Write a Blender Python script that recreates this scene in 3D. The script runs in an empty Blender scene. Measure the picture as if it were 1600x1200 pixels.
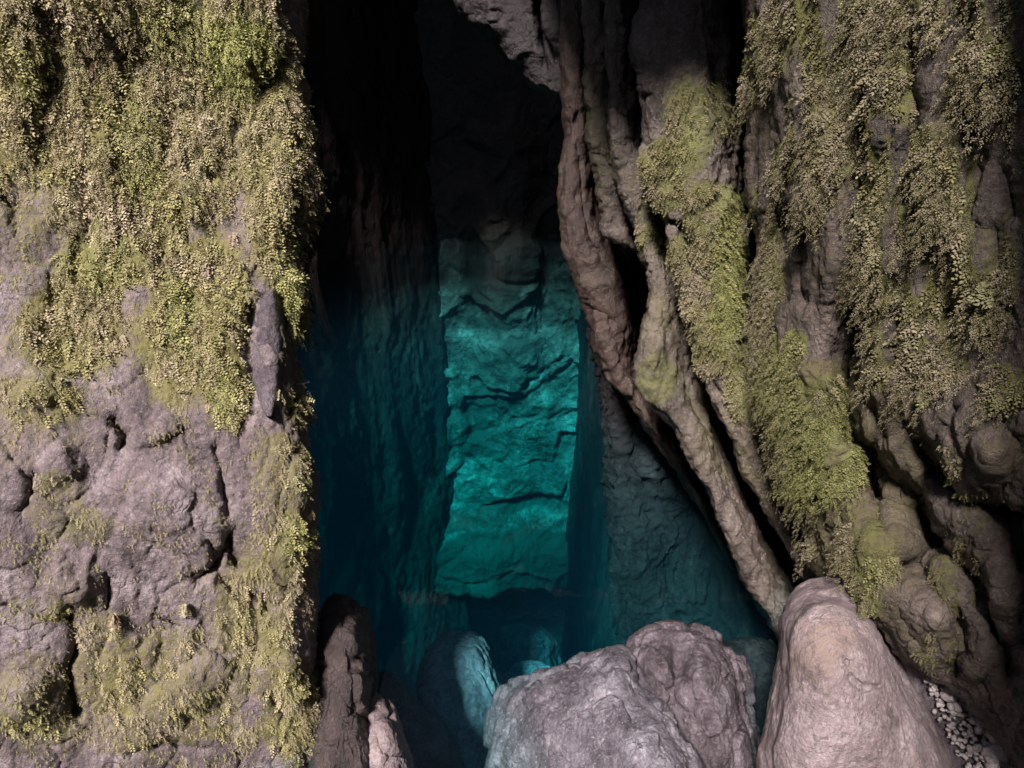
import bpy, math, random
import numpy as np

random.seed(7)
S = bpy.context.scene
C = S.collection
R = math.radians

# ------------------------------------------------------------------ camera
PITCH = R(28.0)
F = 1200.0                      # focal length in photo pixels (1600 wide)
cam_d = bpy.data.cameras.new("camera")
cam = bpy.data.objects.new("camera", cam_d)
C.objects.link(cam)
cam_d.sensor_width = 36.0
cam_d.lens = 36.0 * F / 1600.0
cam_d.clip_start = 0.02
cam_d.clip_end = 500.0
cam.location = (0, 0, 0)
cam.rotation_euler = (R(90) - PITCH, 0, 0)
S.camera = cam

# ------------------------------------------------------------------ light
SUN_DIR = np.array([0.44, 1.0, -1.34])          # travel direction of the light
SUN_DIR = SUN_DIR / np.linalg.norm(SUN_DIR)
sun_el = math.asin(-SUN_DIR[2])
sun_az = math.atan2(-SUN_DIR[0], -SUN_DIR[1])   # azimuth of the sun, clockwise from +Y
w = bpy.data.worlds.new("World")
S.world = w
w.use_nodes = True
nt = w.node_tree
nt.nodes.clear()
sky = nt.nodes.new("ShaderNodeTexSky")
sky.sky_type = 'NISHITA'
sky.sun_disc = False
sky.sun_elevation = sun_el
sky.sun_rotation = sun_az
bg = nt.nodes.new("ShaderNodeBackground")
bg.inputs['Strength'].default_value = 0.065
out = nt.nodes.new("ShaderNodeOutputWorld")
nt.links.new(sky.outputs[0], bg.inputs[0])
nt.links.new(bg.outputs[0], out.inputs[0])

sd = bpy.data.lights.new("sun", 'SUN')
sd.energy = 4.6
sd.angle = R(8.0)
sd.color = (1.0, 0.91, 0.88)
sun = bpy.data.objects.new("sun", sd)
C.objects.link(sun)
from mathutils import Vector
sun.rotation_euler = Vector(SUN_DIR).to_track_quat('-Z', 'Y').to_euler()
sun.location = (-4, -8, 10)

S.view_settings.view_transform = 'Standard'
S.view_settings.look = 'None'
S.view_settings.exposure = 1.25
S.view_settings.gamma = 1.0
S.view_settings.use_curve_mapping = False
S.cycles.use_denoising = True
S.cycles.max_bounces = 6
S.cycles.diffuse_bounces = 3
S.cycles.glossy_bounces = 2
S.cycles.transmission_bounces = 2
S.cycles.transparent_max_bounces = 8
S.cycles.volume_bounces = 0
S.cycles.caustics_reflective = False
S.cycles.caustics_refractive = False

WATER_Z = -3.2
SC = 1.0                                          # detail scale of the meshes

# ------------------------------------------------------------------ numeric helpers
sT, cT = math.sin(PITCH), math.cos(PITCH)

def unproj(px, py, Y):
    """The world point at horizontal distance Y that the photo shows at px, py."""
    x = (np.asarray(px, float) - 800) / F
    y = -(np.asarray(py, float) - 600) / F
    ry = cT + y * sT
    rz = -sT + y * cT
    t = np.asarray(Y, float) / ry
    return np.stack(np.broadcast_arrays(t * x, t * ry, t * rz), -1)

_rng = np.random.RandomState(11)
_perm = _rng.permutation(512).astype(np.int64)
_grad = _rng.normal(size=(512, 3))
_grad /= np.linalg.norm(_grad, axis=1)[:, None]

def perlin(p):
    shp = p.shape[:-1]
    p = p.reshape(-1, 3)
    i = np.floor(p).astype(np.int64)
    f = p - i
    u = f * f * f * (f * (f * 6 - 15) + 10)
    res = np.zeros(len(p))
    for dx in (0, 1):
        wx = u[:, 0] if dx else 1 - u[:, 0]
        for dy in (0, 1):
            wy = u[:, 1] if dy else 1 - u[:, 1]
            for dz in (0, 1):
                wz = u[:, 2] if dz else 1 - u[:, 2]
                h = _perm[(i[:, 0] + dx) & 511]
                h = _perm[(h + i[:, 1] + dy) & 511]
                h = _perm[(h + i[:, 2] + dz) & 511]
                g = _grad[h]
                d = f - np.array([dx, dy, dz])
                res += wx * wy * wz * np.einsum('ij,ij->i', g, d)
    return res.reshape(shp) * 1.5

def fbm(p, freq=1.0, octaves=4, stretch=(1, 1, 1), ridged=False, gain=0.5, off=0.0):
    q = p * np.array(stretch, float) * freq + off
    a, s, r = 1.0, 0.0, 0.0
    for k in range(octaves):
        n = perlin(q + 17.3 * k)
        if ridged:
            n = 1 - 2 * np.abs(n)
        r = r + a * n
        s += a
        a *= gain
        q = q * 2.03
    return r / s

def cellular(p, freq, off=0.0):
    """Distance to the nearest and second feature point and the cell value, for blocky rock."""
    shp = p.shape[:-1]
    q = (p * np.asarray(freq, float) + off).reshape(-1, 3)
    i = np.floor(q).astype(np.int64)
    d1 = np.full(len(q), 9.0)
    d2 = np.full(len(q), 9.0)
    val = np.zeros(len(q))
    for dx in (-1, 0, 1):
        for dy in (-1, 0, 1):
            for dz in (-1, 0, 1):
                c = i + np.array([dx, dy, dz])
                h = _perm[(_perm[(_perm[c[:, 0] & 511] + c[:, 1]) & 511] + c[:, 2]) & 511]
                fp = c + 0.5 + 0.45 * _grad[h]
                d = np.linalg.norm(q - fp, axis=1)
                nearer = d < d1
                d2 = np.where(nearer, d1, np.minimum(d2, d))
                val = np.where(nearer, h / 511.0, val)
                d1 = np.where(nearer, d, d1)
    return d1.reshape(shp), d2.reshape(shp), val.reshape(shp)

def seg_dist(px, py, pts):
    d = np.full(np.shape(px), 1e9)
    for (ax, ay), (bx, by) in zip(pts[:-1], pts[1:]):
        vx, vy = bx - ax, by - ay
        L = vx * vx + vy * vy + 1e-9
        t = np.clip(((px - ax) * vx + (py - ay) * vy) / L, 0, 1)
        d = np.minimum(d, np.hypot(px - ax - t * vx, py - ay - t * vy))
    return d

def seg_taper(px, py, pts):
    """0 at both ends of the polyline, 1 along its middle."""
    L = [0.0]
    for (ax, ay), (bx, by) in zip(pts[:-1], pts[1:]):
        L.append(L[-1] + math.hypot(bx - ax, by - ay))
    best = np.full(np.shape(px), 1e9); tt = np.zeros(np.shape(px))
    for k, ((ax, ay), (bx, by)) in enumerate(zip(pts[:-1], pts[1:])):
        vx, vy = bx - ax, by - ay
        ln = vx * vx + vy * vy + 1e-9
        t = np.clip(((px - ax) * vx + (py - ay) * vy) / ln, 0, 1)
        d = np.hypot(px - ax - t * vx, py - ay - t * vy)
        n = d < best
        best = np.where(n, d, best)
        tt = np.where(n, (L[k] + t * (L[k + 1] - L[k])) / L[-1], tt)
    e = np.clip(np.minimum(tt, 1 - tt) * 3.0, 0, 1)
    return .25 + .75 * e * e * (3 - 2 * e)

def relief(px, py, feats, warp=9.0):
    """Sum of ridges (+h) and crevices (-h) in metres towards the viewer side of the wall."""
    q = np.stack([px / 38.0, py / 60.0, np.zeros_like(px)], -1)
    wx = px + warp * fbm(q, 1, 3)
    wy = py + warp * fbm(q, 1, 3, off=40.0)
    r = np.zeros(np.shape(px))
    for pts, wd, h in feats:
        if len(pts) == 1:
            pts = [pts[0], (pts[0][0] + 0.1, pts[0][1])]
        d = seg_dist(wx, wy, pts)
        md = 1 + .5 * fbm(np.stack([px / 60.0, py / 90.0, np.zeros_like(px) + wd], -1), 1, 2)
        if h > 0:
            h = min(h, wd * .0014) ; wd = wd * 1.25
            if len(pts) > 2 or math.hypot(pts[0][0] - pts[-1][0], pts[0][1] - pts[-1][1]) > 30:
                md = md * seg_taper(wx, wy, pts)
            r += h * md * np.clip(1 - (d / (wd * 1.25)) ** 2, 0, 1) ** 2 * 1.3
        else:
            r += h * md * np.exp(-(d / wd) ** 1.5)
    return r

def mask(px, py, blobs, warp=22.0):
    """0..1 coverage from soft ellipses (cx, cy, rx, ry, strength)."""
    q = np.stack([px / 70.0, py / 90.0, np.zeros_like(px)], -1)
    wx = px + warp * fbm(q, 1, 4, off=9.0)
    wy = py + warp * fbm(q, 1, 4, off=77.0)
    m = np.zeros(np.shape(px))
    for cx, cy, rx, ry, s in blobs:
        d = ((wx - cx) / rx) ** 2 + ((wy - cy) / ry) ** 2
        m = np.maximum(m, s * np.clip(1.6 - 1.6 * d, 0, 1)) if s > 0 else m * (1 + s * np.clip(1.6 - 1.6 * d, 0, 1))
    return np.clip(m, 0, 1)

# ------------------------------------------------------------------ mesh helpers
def make_mesh(name, verts, faces, mat, attrs=None, parent=None, smooth=True):
    me = bpy.data.meshes.new(name)
    verts = np.asarray(verts, float)
    loc = np.array([(verts[:, 0].min() + verts[:, 0].max()) / 2, (verts[:, 1].min() + verts[:, 1].max()) / 2, verts[:, 2].min()])
    verts = np.asarray(verts - loc, np.float32)
    faces = np.asarray(faces, np.int32)
    me.vertices.add(len(verts))
    me.vertices.foreach_set('co', verts.ravel())
    k = faces.shape[1]
    me.loops.add(faces.size)
    me.loops.foreach_set('vertex_index', faces.ravel())
    me.polygons.add(len(faces))
    me.polygons.foreach_set('loop_start', np.arange(0, faces.size, k, dtype=np.int32))
    me.polygons.foreach_set('loop_total', np.full(len(faces), k, dtype=np.int32))
    if smooth:
        me.polygons.foreach_set('use_smooth', np.ones(len(faces), dtype=bool))
    me.update()
    me.validate()
    if attrs is not None:
        a = me.color_attributes.new('tone', 'FLOAT_COLOR', 'POINT')
        col = np.ones((len(verts), 4), np.float32)
        col[:, :attrs.shape[1]] = attrs
        a.data.foreach_set('color', col.ravel())
    me.materials.append(mat)
    o = bpy.data.objects.new(name, me)
    C.objects.link(o)
    o.location = loc
    if parent is not None:
        child(o, parent)
    return o

def tag(o, label=None, cat=None, group=None, kind=None):
    if label: o['label'] = label
    if cat: o['category'] = cat
    if group: o['group'] = group
    if kind: o['kind'] = kind
    return o

def empty(name, loc):
    o = bpy.data.objects.new(name, None)
    o.empty_display_size = 0.1
    o.location = loc
    C.objects.link(o)
    return o

def child(o, parent):
    o.parent = parent
    o.location = Vector(o.location) - Vector(parent.location)
    return o

def grid_faces(nr, nc, wrap=False, flip=False):
    r = np.arange(nr - 1)[:, None]
    c = np.arange(nc if wrap else nc - 1)[None, :]
    c2 = (c + 1) % nc
    a = r * nc + c
    b = r * nc + c2
    d = (r + 1) * nc + c2
    e = (r + 1) * nc + c
    f = np.stack([a, b, d, e], -1).reshape(-1, 4)
    return f[:, ::-1] if flip else f

def vnormals(V, Fc):
    n = np.cross(V[Fc[:, 2]] - V[Fc[:, 0]], V[Fc[:, 3]] - V[Fc[:, 1]])
    vn = np.zeros_like(V)
    for k in range(4):
        for a in range(3):
            vn[:, a] += np.bincount(Fc[:, k], n[:, a], len(V))
    L = np.linalg.norm(vn, axis=1)[:, None]
    return vn / np.maximum(L, 1e-12)

def rock_disp(P, kind):
    """Displacement in metres for the different rock characters."""
    if kind == 'cliff':        # lumpy, flaking, eroded
        q = P + .08 * fbm(P, 5, 3)[..., None]
        c1, c2, v = cellular(q, (4.5, 4.5, 2.2))
        crack = -.016 * np.exp(-(c2 - c1) * 16)
        d = 0.050 * fbm(P, 1.9, 3, (1, 1, .55)) + 0.022 * fbm(q, 7, 4, (1, 1, .33), ridged=True) \
            + .020 * (v - .5) * np.clip((c2 - c1) * 6, 0, 1) + crack + 0.016 * fbm(P, 19, 5, (1, 1, .55), gain=.62) + .004 * fbm(P, 110, 2)
        return d
    if kind == 'dip':          # outer right wall: hanging above, slabs dipping to the right below
        dip = np.stack([P[..., 0] * .86 + P[..., 2] * .5, P[..., 1], -P[..., 0] * .5 + P[..., 2] * .86], -1)
        kz = np.clip((-P[..., 2] - .9) * 1.6, 0, 1)
        qa = P + .06 * fbm(P, 5, 3)[..., None]
        qb = dip + .07 * fbm(P, 5, 4)[..., None]
        ra = fbm(qa, 7, 4, (1, 1, .30), ridged=True)
        rb = fbm(qb, 5.5, 5, (1, 1, .20), ridged=True, gain=.58)
        c1, c2, v = cellular(qb, (6.0, 3.0, 1.3))
        d = 0.040 * fbm(P, 1.9, 3, (1, 1, .55)) + .022 * ra * (1 - kz) + kz * (.050 * rb + .018 * (v - .5) * np.clip((c2 - c1) * 9, 0, 1)) \
            + 0.015 * fbm(P, 21, 5, (1, 1, .6), gain=.62) + .004 * fbm(P, 90, 2)
        return d
    if kind == 'rib':          # flowing solution flutes, wrinkled
        tw = fbm(P, 1.3, 2) * 0.25
        q = P + tw[..., None]
        c1, c2, v = cellular(q + .05 * fbm(P, 7, 2)[..., None], (6, 6, 3))
        d = 0.045 * fbm(q, 2.6, 3, (1, 1, .35)) + 0.030 * fbm(q, 8.5, 5, (1, 1, .33), ridged=True) \
            + .030 * (v - .5) * np.clip((c2 - c1) * 5, 0, 1) + 0.014 * fbm(P, 32, 3, (1, 1, .6)) + 0.005 * fbm(P, 110, 2)
        return d
    if kind == 'boulder':
        q = P + .1 * fbm(P, 3, 3)[..., None]
        c1, c2, v = cellular(q, (3.2, 3.2, 2.6))
        d = 0.034 * fbm(P, 2.6, 3) + .010 * fbm(q, 6, 5, ridged=True, gain=.6) + .026 * (v - .5) * np.clip((c2 - c1) * 8, 0, 1) - .006 * np.exp(-(c2 - c1) * 30) + 0.010 * fbm(P, 14, 5, gain=.6) + .002 * fbm(P, 90, 2)
        return d
    if kind == 'slate':        # layered flaky boulder
        q = P + 0.12 * fbm(P, 3.0, 3)[..., None]
        c1, c2, v = cellular(q, (6.5, 5, 3.4))
        d = 0.04 * fbm(P, 3.0, 3) + .055 * (v - .5) * np.clip((c2 - c1) * 7, 0, 1) - .014 * np.exp(-(c2 - c1) * 18) + 0.016 * fbm(q, 11, 5, (1.6, 1, .5), ridged=True, gain=.6) + 0.004 * fbm(P, 70, 3)
        return d
    if kind == 'deep':         # big blocky submerged rock
        c1, c2, v = cellular(P + 0.3 * fbm(P, .8, 3)[..., None], (1.1, .9, 1.5))
        d = 0.22 * (v - .5) * np.clip((c2 - c1) * 6, 0, 1) + 0.20 * fbm(P, .9, 4, (1, 1, .8)) + 0.09 * fbm(P + .3 * fbm(P, 1.5, 2)[..., None], 2.0, 5, (1.2, 1, .9), ridged=True) + 0.02 * fbm(P, 12, 4)
        return d
    if kind == 'flute':        # cave side walls, long vertical flutes
        q = P + .25 * fbm(P, 1.3, 3)[..., None]
        d = 0.20 * fbm(P, .8, 3, (1, 1, .4)) + 0.08 * fbm(q, 2.0, 5, (1, 1, .38), ridged=True, gain=.6) + 0.03 * fbm(P, 8, 4, (1, 1, .7))
        return d
    return 0

def row_body(name, left, right, Yf, mat, step=2.2, roll=(0.3, 0.3), rollw=(0.5, 0.5), thick=0.8,
             kind='rib', feats=(), attrf=None, dispk=1.0, inward=0.12, soft=1.0, jagk=2.6):
    """A rock standing between two outlines; front face at Yf, edges rolled back, closed behind."""
    left = np.array(left, float); right = np.array(right, float)
    y0, y1 = left[0, 1], left[-1, 1]
    step = step / SC
    nr = int((y1 - y0) / step) + 2
    py = np.linspace(y0, y1, nr)
    xl = np.interp(py, left[:, 1], left[:, 0])
    xr = np.interp(py, right[:, 1], right[:, 0])
    jag = np.stack([py / 24.0, np.zeros_like(py), np.zeros_like(py)], -1)
    xl = xl + jagk * fbm(jag, 1, 4, off=left[0, 0])
    xr = xr + jagk * fbm(jag, 1, 4, off=right[0, 0] + 5)
    nc = int(np.max(xr - xl) / step) + 2
    u = np.linspace(0, 1, nc)
    u = u - 0.045 * np.sin(2 * np.pi * u)              # denser towards the edges
    PX = xl[:, None] + (xr - xl)[:, None] * u[None]
    PY = np.repeat(py[:, None], nc, 1)
    Yb = Yf(PX, PY)
    wl = np.clip(1 - u / rollw[0], 0, 1)[None]
    wr = np.clip(1 - (1 - u) / rollw[1], 0, 1)[None]
    e = roll[0] * (1 - np.sqrt(np.clip(1 - wl ** 2, 0, 1))) + roll[1] * (1 - np.sqrt(np.clip(1 - wr ** 2, 0, 1)))
    Y = Yb + e - (relief(PX, PY, feats) * soft if feats else 0)
    # behind: from right edge back round to the left edge
    m = 7
    bk = np.array([0.25, 0.6, 1.0, 1.0, 1.0, 0.6, 0.25])
    bu = np.array([0.02, 0.05, inward, 0.5, 1 - inward, 0.95, 0.98])
    bu = 1 - bu
    BX = xl[:, None] + (xr - xl)[:, None] * bu[None]
    edge = np.where(bu[None] > 0.5, Y[:, -1:], Y[:, :1])
    BY = edge + thick * bk[None]
    PX2 = np.concatenate([PX, BX], 1)
    PY2 = np.concatenate([PY, np.repeat(py[:, None], m, 1)], 1)
    Y2 = np.concatenate([Y, BY], 1)
    n = nc + m
    V = unproj(PX2, PY2, Y2).reshape(-1, 3)
    Fc = grid_faces(nr, n, wrap=True, flip=True)
    N = vnormals(V, Fc)
    d = rock_disp(V, kind) * dispk
    V = V + N * d[:, None]
    # end caps
    top = V[:n].mean(0); bot = V[-n:].mean(0)
    V = np.vstack([V, top, bot])
    i0 = len(V) - 2
    k = np.arange(n); k2 = (k + 1) % n
    ct = np.stack([k, k2, np.full(n, i0), np.full(n, i0)], -1)
    at = attrf(PX2, PY2, V[:-2].reshape(nr, n, 3)).reshape(-1, 3) if attrf else np.zeros((nr * n, 3))
    at = np.vstack([at, at[:1], at[-1:]])
    base = (nr - 1) * n
    tris_t = np.stack([k2, k, np.full(n, i0)], -1)[:, ::-1]
    tris_b = np.stack([base + k2, base + k, np.full(n, i0 + 1)], -1)
    # quads with one doubled corner are avoided: split caps into their own vertices as quads
    capT = np.stack([tris_t[::2, 0], tris_t[::2, 1], tris_t[::2, 2]], -1)
    o = make_mesh(name, V, Fc, mat, at)
    add_tris(o.data, np.vstack([tris_t, tris_b]))
    o['_grid'] = 0
    del o['_grid']
    Ff = grid_faces(nr, n, wrap=True, flip=True).reshape(nr - 1, n, 4)[:, :nc - 1].reshape(-1, 4)
    return o, (V, Ff, at)

def add_tris(me, tris):
    import bmesh
    bm = bmesh.new(); bm.from_mesh(me)
    bm.verts.ensure_lookup_table()
    for t in tris:
        try:
            f = bm.faces.new([bm.verts[int(i)] for i in t]); f.smooth = True
        except ValueError:
            pass
    bm.to_mesh(me); bm.free(); me.update()

def blob_body(name, outline, Y0, mat, T=(0.35, 0.5), tilt=(0.0, 0.0), centre=None, nth=260, nr=110,
              kind='boulder', feats=(), attrf=None, dispk=1.0, p=2.0, rim=None):
    """A closed rounded rock whose outline is traced; front bulge T[0], back bulge T[1]."""
    ol = np.array(outline, float)
    c = np.array(centre if centre else ol.mean(0))
    ang = np.arctan2(ol[:, 1] - c[1], ol[:, 0] - c[0])
    rad = np.hypot(ol[:, 1] - c[1], ol[:, 0] - c[0])
    od = np.argsort(ang); ang, rad = ang[od], rad[od]
    ang = np.concatenate([[ang[-1] - 2 * np.pi], ang, [ang[0] + 2 * np.pi]])
    rad = np.concatenate([[rad[-1]], rad, [rad[0]]])
    th = np.linspace(-np.pi, np.pi, nth, endpoint=False)
    # trace the polygon itself rather than interpolating radii
    rr = np.interp(th, ang, rad)
    px0 = []
    for t in th:
        best = None
        dx, dy = math.cos(t), math.sin(t)
        for (ax, ay), (bx, by) in zip(ol, np.roll(ol, -1, 0)):
            ex, ey = bx - ax, by - ay
            den = dx * ey - dy * ex
            if abs(den) < 1e-9: continue
            s = ((ax - c[0]) * ey - (ay - c[1]) * ex) / den
            q = ((ax - c[0]) * dy - (ay - c[1]) * dx) / den
            if s > 0 and -1e-6 <= q <= 1 + 1e-6: best = s if best is None else max(best, s)
        px0.append(best)
    rr = np.array([b if b else r0 for b, r0 in zip(px0, rr)])
    ker = np.hanning(max(5, nth // 28 | 1)); ker /= ker.sum()
    rr = np.convolve(np.concatenate([rr[-40:], rr, rr[:40]]), ker, 'same')[40:-40]
    k = np.linspace(0, 1, nr)
    phi = k * np.pi
    r = np.sin(phi)
    side = np.cos(phi)                                  # +1 front pole ... -1 back pole
    r = np.clip(r, 1e-3, 1) ** (1.0)
    PX = c[0] + r[:, None] * rr[None] * np.cos(th)[None]
    PY = c[1] + r[:, None] * rr[None] * np.sin(th)[None]
    prof = np.sign(side) * np.abs(side) ** (2.0 / p)
    dY = -np.where(prof > 0, prof * T[0], prof * T[1])[:, None]
    Yc = Y0 + tilt[0] * (PX - c[0]) / 100 + tilt[1] * (PY - c[1]) / 100
    if rim:
        tt = np.clip((rim[0] + .05 * fbm(np.stack([np.cos(th), np.sin(th), 0 * th], -1), 1.5, 3)[None] - r[:, None]) / .05, 0, 1)
        dY = dY - np.where((side > 0)[:, None], rim[1] * tt * tt * (3 - 2 * tt), 0)
    back = (side < 0)[:, None] * (-side)[:, None]
    PX = c[0] + (PX - c[0]) * (1 - .12 * back); PY = c[1] + (PY - c[1]) * (1 - .12 * back)
    Y = Yc + dY - (relief(PX, PY, feats) * (side[:, None] > 0) if feats else 0)
    V = unproj(PX, PY, Y).reshape(-1, 3)
    Fc = grid_faces(nr, nth, wrap=True)
    N = vnormals(V, Fc)
    cen = V.mean(0)
    if np.einsum('ij,ij->i', N, V - cen).mean() < 0:
        Fc = Fc[:, ::-1]; N = -N
    V = V + N * (rock_disp(V, kind) * dispk)[:, None]
    at = attrf(PX, PY, V.reshape(nr, nth, 3)).reshape(-1, 3) if attrf else np.zeros((nr * nth, 3))
    o = make_mesh(name, V, Fc, mat, at)
    nf = (nr // 2 - 1) * nth
    return o, (V, Fc[:nf], at)

def sheet(name, fn, nu, nv, mat, kind='flute', dispk=1.0, back=(0, 0, 0), flip=False, attrf=None, u01=(0, 1), v01=(0, 1)):
    """A wall given by fn(u, v) -> xyz, closed behind by a copy moved by back."""
    u = np.linspace(*u01, nu)[None].repeat(nv, 0); v = np.linspace(*v01, nv)[:, None].repeat(nu, 1)
    P = fn(u, v)
    V = P.reshape(-1, 3)
    Fc = grid_faces(nv, nu, flip=flip)
    N = vnormals(V, Fc)
    V = V + N * (rock_disp(V, kind) * dispk)[:, None]
    at = attrf(V) if attrf else np.zeros((len(V), 3))
    # coarse back: border ring moved back
    ring = np.concatenate([np.arange(nu), np.arange(1, nv) * nu + nu - 1,
                           (nv - 1) * nu + np.arange(nu - 2, -1, -1), np.arange(nv - 2, 0, -1) * nu])
    B = V[ring] + np.array(back, float)
    cen = B.mean(0)[None]
    n0 = len(V); nb = len(ring)
    V2 = np.vstack([V, B, cen])
    k = np.arange(nb); k2 = (k + 1) % nb
    q = np.stack([ring[k], n0 + k, n0 + k2, ring[k2]], -1)
    if flip: q = q[:, ::-1]
    at2 = np.vstack([at, at[ring], at[:1]])
    o = make_mesh(name, V2, np.vstack([Fc, q]), mat, at2)
    t = np.stack([n0 + k2, n0 + k, np.full(nb, n0 + nb)], -1)
    add_tris(o.data, t if not flip else t[:, ::-1])
    return o, (V, Fc, at)

# ------------------------------------------------------------------ materials
def new_mat(name):
    m = bpy.data.materials.new(name)
    m.use_nodes = True
    m.node_tree.nodes.clear()
    return m, m.node_tree

class NB:
    def __init__(s, nt): s.nt = nt
    def n(s, t, **kw):
        nd = s.nt.nodes.new('ShaderNode' + t)
        for k, v in kw.items():
            if k.startswith('i_'):
                key = k[2:]
                key = int(key) if key.isdigit() else key
                nd.inputs[key].default_value = v
            else: setattr(nd, k, v)
        return nd
    def l(s, a, b): s.nt.links.new(a, b)
    def noise(s, vec, scale, detail=6, rough=0.6, dist=0.0):
        nd = s.n('TexNoise'); s.l(vec, nd.inputs['Vector'])
        nd.inputs['Scale'].default_value = scale; nd.inputs['Detail'].default_value = detail
        nd.inputs['Roughness'].default_value = rough; nd.inputs['Distortion'].default_value = dist
        return nd.outputs['Fac']
    def ramp(s, fac, stops, interp='LINEAR'):
        nd = s.n('ValToRGB'); s.l(fac, nd.inputs[0]); cr = nd.color_ramp; cr.interpolation = interp
        while len(cr.elements) < len(stops): cr.elements.new(0.5)
        for e, (p, c) in zip(cr.elements, stops):
            e.position = p; e.color = c if len(c) == 4 else (*c, 1)
        return nd.outputs[0]
    def math(s, op, a, b=None, clamp=False):
        nd = s.n('Math', operation=op); nd.use_clamp = clamp
        for i, v in enumerate((a, b)):
            if v is None: continue
            if isinstance(v, (int, float)): nd.inputs[i].default_value = v
            else: s.l(v, nd.inputs[i])
        return nd.outputs[0]
    def mix(s, fac, a, b, blend='MIX'):
        nd = s.n('Mix', data_type='RGBA', blend_type=blend)
        for sock, v in ((nd.inputs[0], fac), (nd.inputs[6], a), (nd.inputs[7], b)):
            if isinstance(v, (int, float)): sock.default_value = v
            elif isinstance(v, tuple): sock.default_value = (*v, 1) if len(v) == 3 else v
            else: s.l(v, sock)
        return nd.outputs[2]

def rock_material(name, dark, mid, light, patina_or_shade=(0.10, 0.09, 0.045), moss=(0.085, 0.085, 0.022), lime=(0.145, 0.155, 0.045),
                  rough=0.55, speck=0.35, bump=0.9, scale=1.0, stretch=(1, 1, .6), spec=0.5, fleck=(0.55, 0.5, 0.48)):
    m, nt = new_mat(name); b = NB(nt)
    geo = b.n('NewGeometry')
    mp = b.n('Mapping'); b.l(geo.outputs['Position'], mp.inputs['Vector']); mp.inputs['Scale'].default_value = stretch
    P = mp.outputs[0]; Pw = geo.outputs['Position']
    n1 = b.noise(P, 4.5 * scale, 8, .62, .6)
    n2 = b.noise(P, 19 * scale, 8, .7, .3)
    n3 = b.noise(Pw, 75 * scale, 6, .7)
    base = b.ramp(n1, [(.33, dark), (.5, mid), (.68, light)])
    base = b.mix(b.math('MULTIPLY', b.ramp(n2, [(.35, (0, 0, 0)), (.7, (1, 1, 1))]), .55), base, dark)
    base = b.mix(b.math('MULTIPLY', b.ramp(n3, [(.55, (0, 0, 0)), (.72, (1, 1, 1))]), speck), base, fleck)
    # thin pale veins
    vn = b.noise(P, 7 * scale, 5, .6, 1.6)
    vein = b.ramp(vn, [(.485, (0, 0, 0)), (.5, (1, 1, 1)), (.515, (0, 0, 0))])
    base = b.mix(b.math('MULTIPLY', vein, .22), base, light)
    gr = b.ramp(b.noise(Pw, 48 * scale, 9, .82), [(.30, (.42, .42, .42)), (.5, (1, 1, 1)), (.70, (1.65, 1.6, 1.62))])
    base = b.mix(1.0, base, gr, 'MULTIPLY')
    # fine cracks
    wv = b.n('VectorMath', operation='ADD'); b.l(P, wv.inputs[0])
    nw = b.n('TexNoise'); b.l(P, nw.inputs['Vector']); nw.inputs['Scale'].default_value = 8 * scale; nw.inputs['Detail'].default_value = 5
    sv = b.n('VectorMath', operation='SCALE'); b.l(nw.outputs['Color'], sv.inputs[0]); sv.inputs['Scale'].default_value = .22 / scale
    b.l(sv.outputs[0], wv.inputs[1])
    vo = b.n('TexVoronoi', feature='DISTANCE_TO_EDGE'); b.l(wv.outputs[0], vo.inputs['Vector']); vo.inputs['Scale'].default_value = 6.5 * scale
    crk = b.ramp(vo.outputs['Distance'], [(.0, (1, 1, 1)), (.035, (0, 0, 0))])
    crk = b.math('MULTIPLY', crk, b.ramp(n1, [(.52, (0, 0, 0)), (.68, (1, 1, 1))]))
    base = b.mix(b.math('MULTIPLY', crk, .6), base, tuple(c * .5 for c in dark))
    at = b.n('Attribute', attribute_name='tone')
    sep = b.n('SeparateColor'); b.l(at.outputs['Color'], sep.inputs[0])
    mo, li, pa = sep.outputs[0], sep.outputs[1], sep.outputs[2]
    br = b.noise(Pw, 30 * scale, 7, .75)
    def cut(v, soft=.25):
        s_ = b.math('ADD', b.math('MULTIPLY_ADD' if False else 'SUBTRACT', b.math('MULTIPLY', v, 1.5), .25), b.math('MULTIPLY', b.math('SUBTRACT', br, .5), 1.6))
        return b.ramp(s_, [(.5 - soft, (0, 0, 0)), (.5 + soft, (1, 1, 1))])
    base = b.mix(b.math('MULTIPLY', cut(pa), .92), base, patina_or_shade)  # surface patina; on the cave walls this tone also stands in for shade
    mc = b.mix(n3, tuple(c * .6 for c in moss), tuple(min(1, c * 1.6) for c in moss))
    lc = b.mix(n3, tuple(c * .6 for c in lime), tuple(min(1, c * 1.4) for c in lime))
    mcol = b.mix(li, mc, lc)
    mk = cut(mo)
    base = b.mix(mk, base, mcol)
    bs = b.n('BsdfPrincipled')
    b.l(base, bs.inputs['Base Color'])
    rg = b.math('ADD', b.math('MULTIPLY', n2, .5), rough - .25)
    rg = b.math('MAXIMUM', rg, b.math('MULTIPLY', mk, .9))
    b.l(rg, bs.inputs['Roughness'])
    bs.inputs['Specular IOR Level'].default_value = spec
    h = b.math('ADD', b.math('MULTIPLY', n2, .55), b.math('MULTIPLY', n3, .42))
    n4 = b.noise(Pw, 220 * scale, 4, .7)
    h = b.math('ADD', h, b.math('MULTIPLY', n4, .10))
    h = b.math('ADD', h, b.math('MULTIPLY', crk, -.22))
    bp = b.n('Bump'); bp.inputs['Strength'].default_value = bump; bp.inputs['Distance'].default_value = .035 / scale
    b.l(h, bp.inputs['Height']); b.l(bp.outputs[0], bs.inputs['Normal'])
    o = b.n('OutputMaterial'); b.l(bs.outputs[0], o.inputs['Surface'])
    return m

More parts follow.
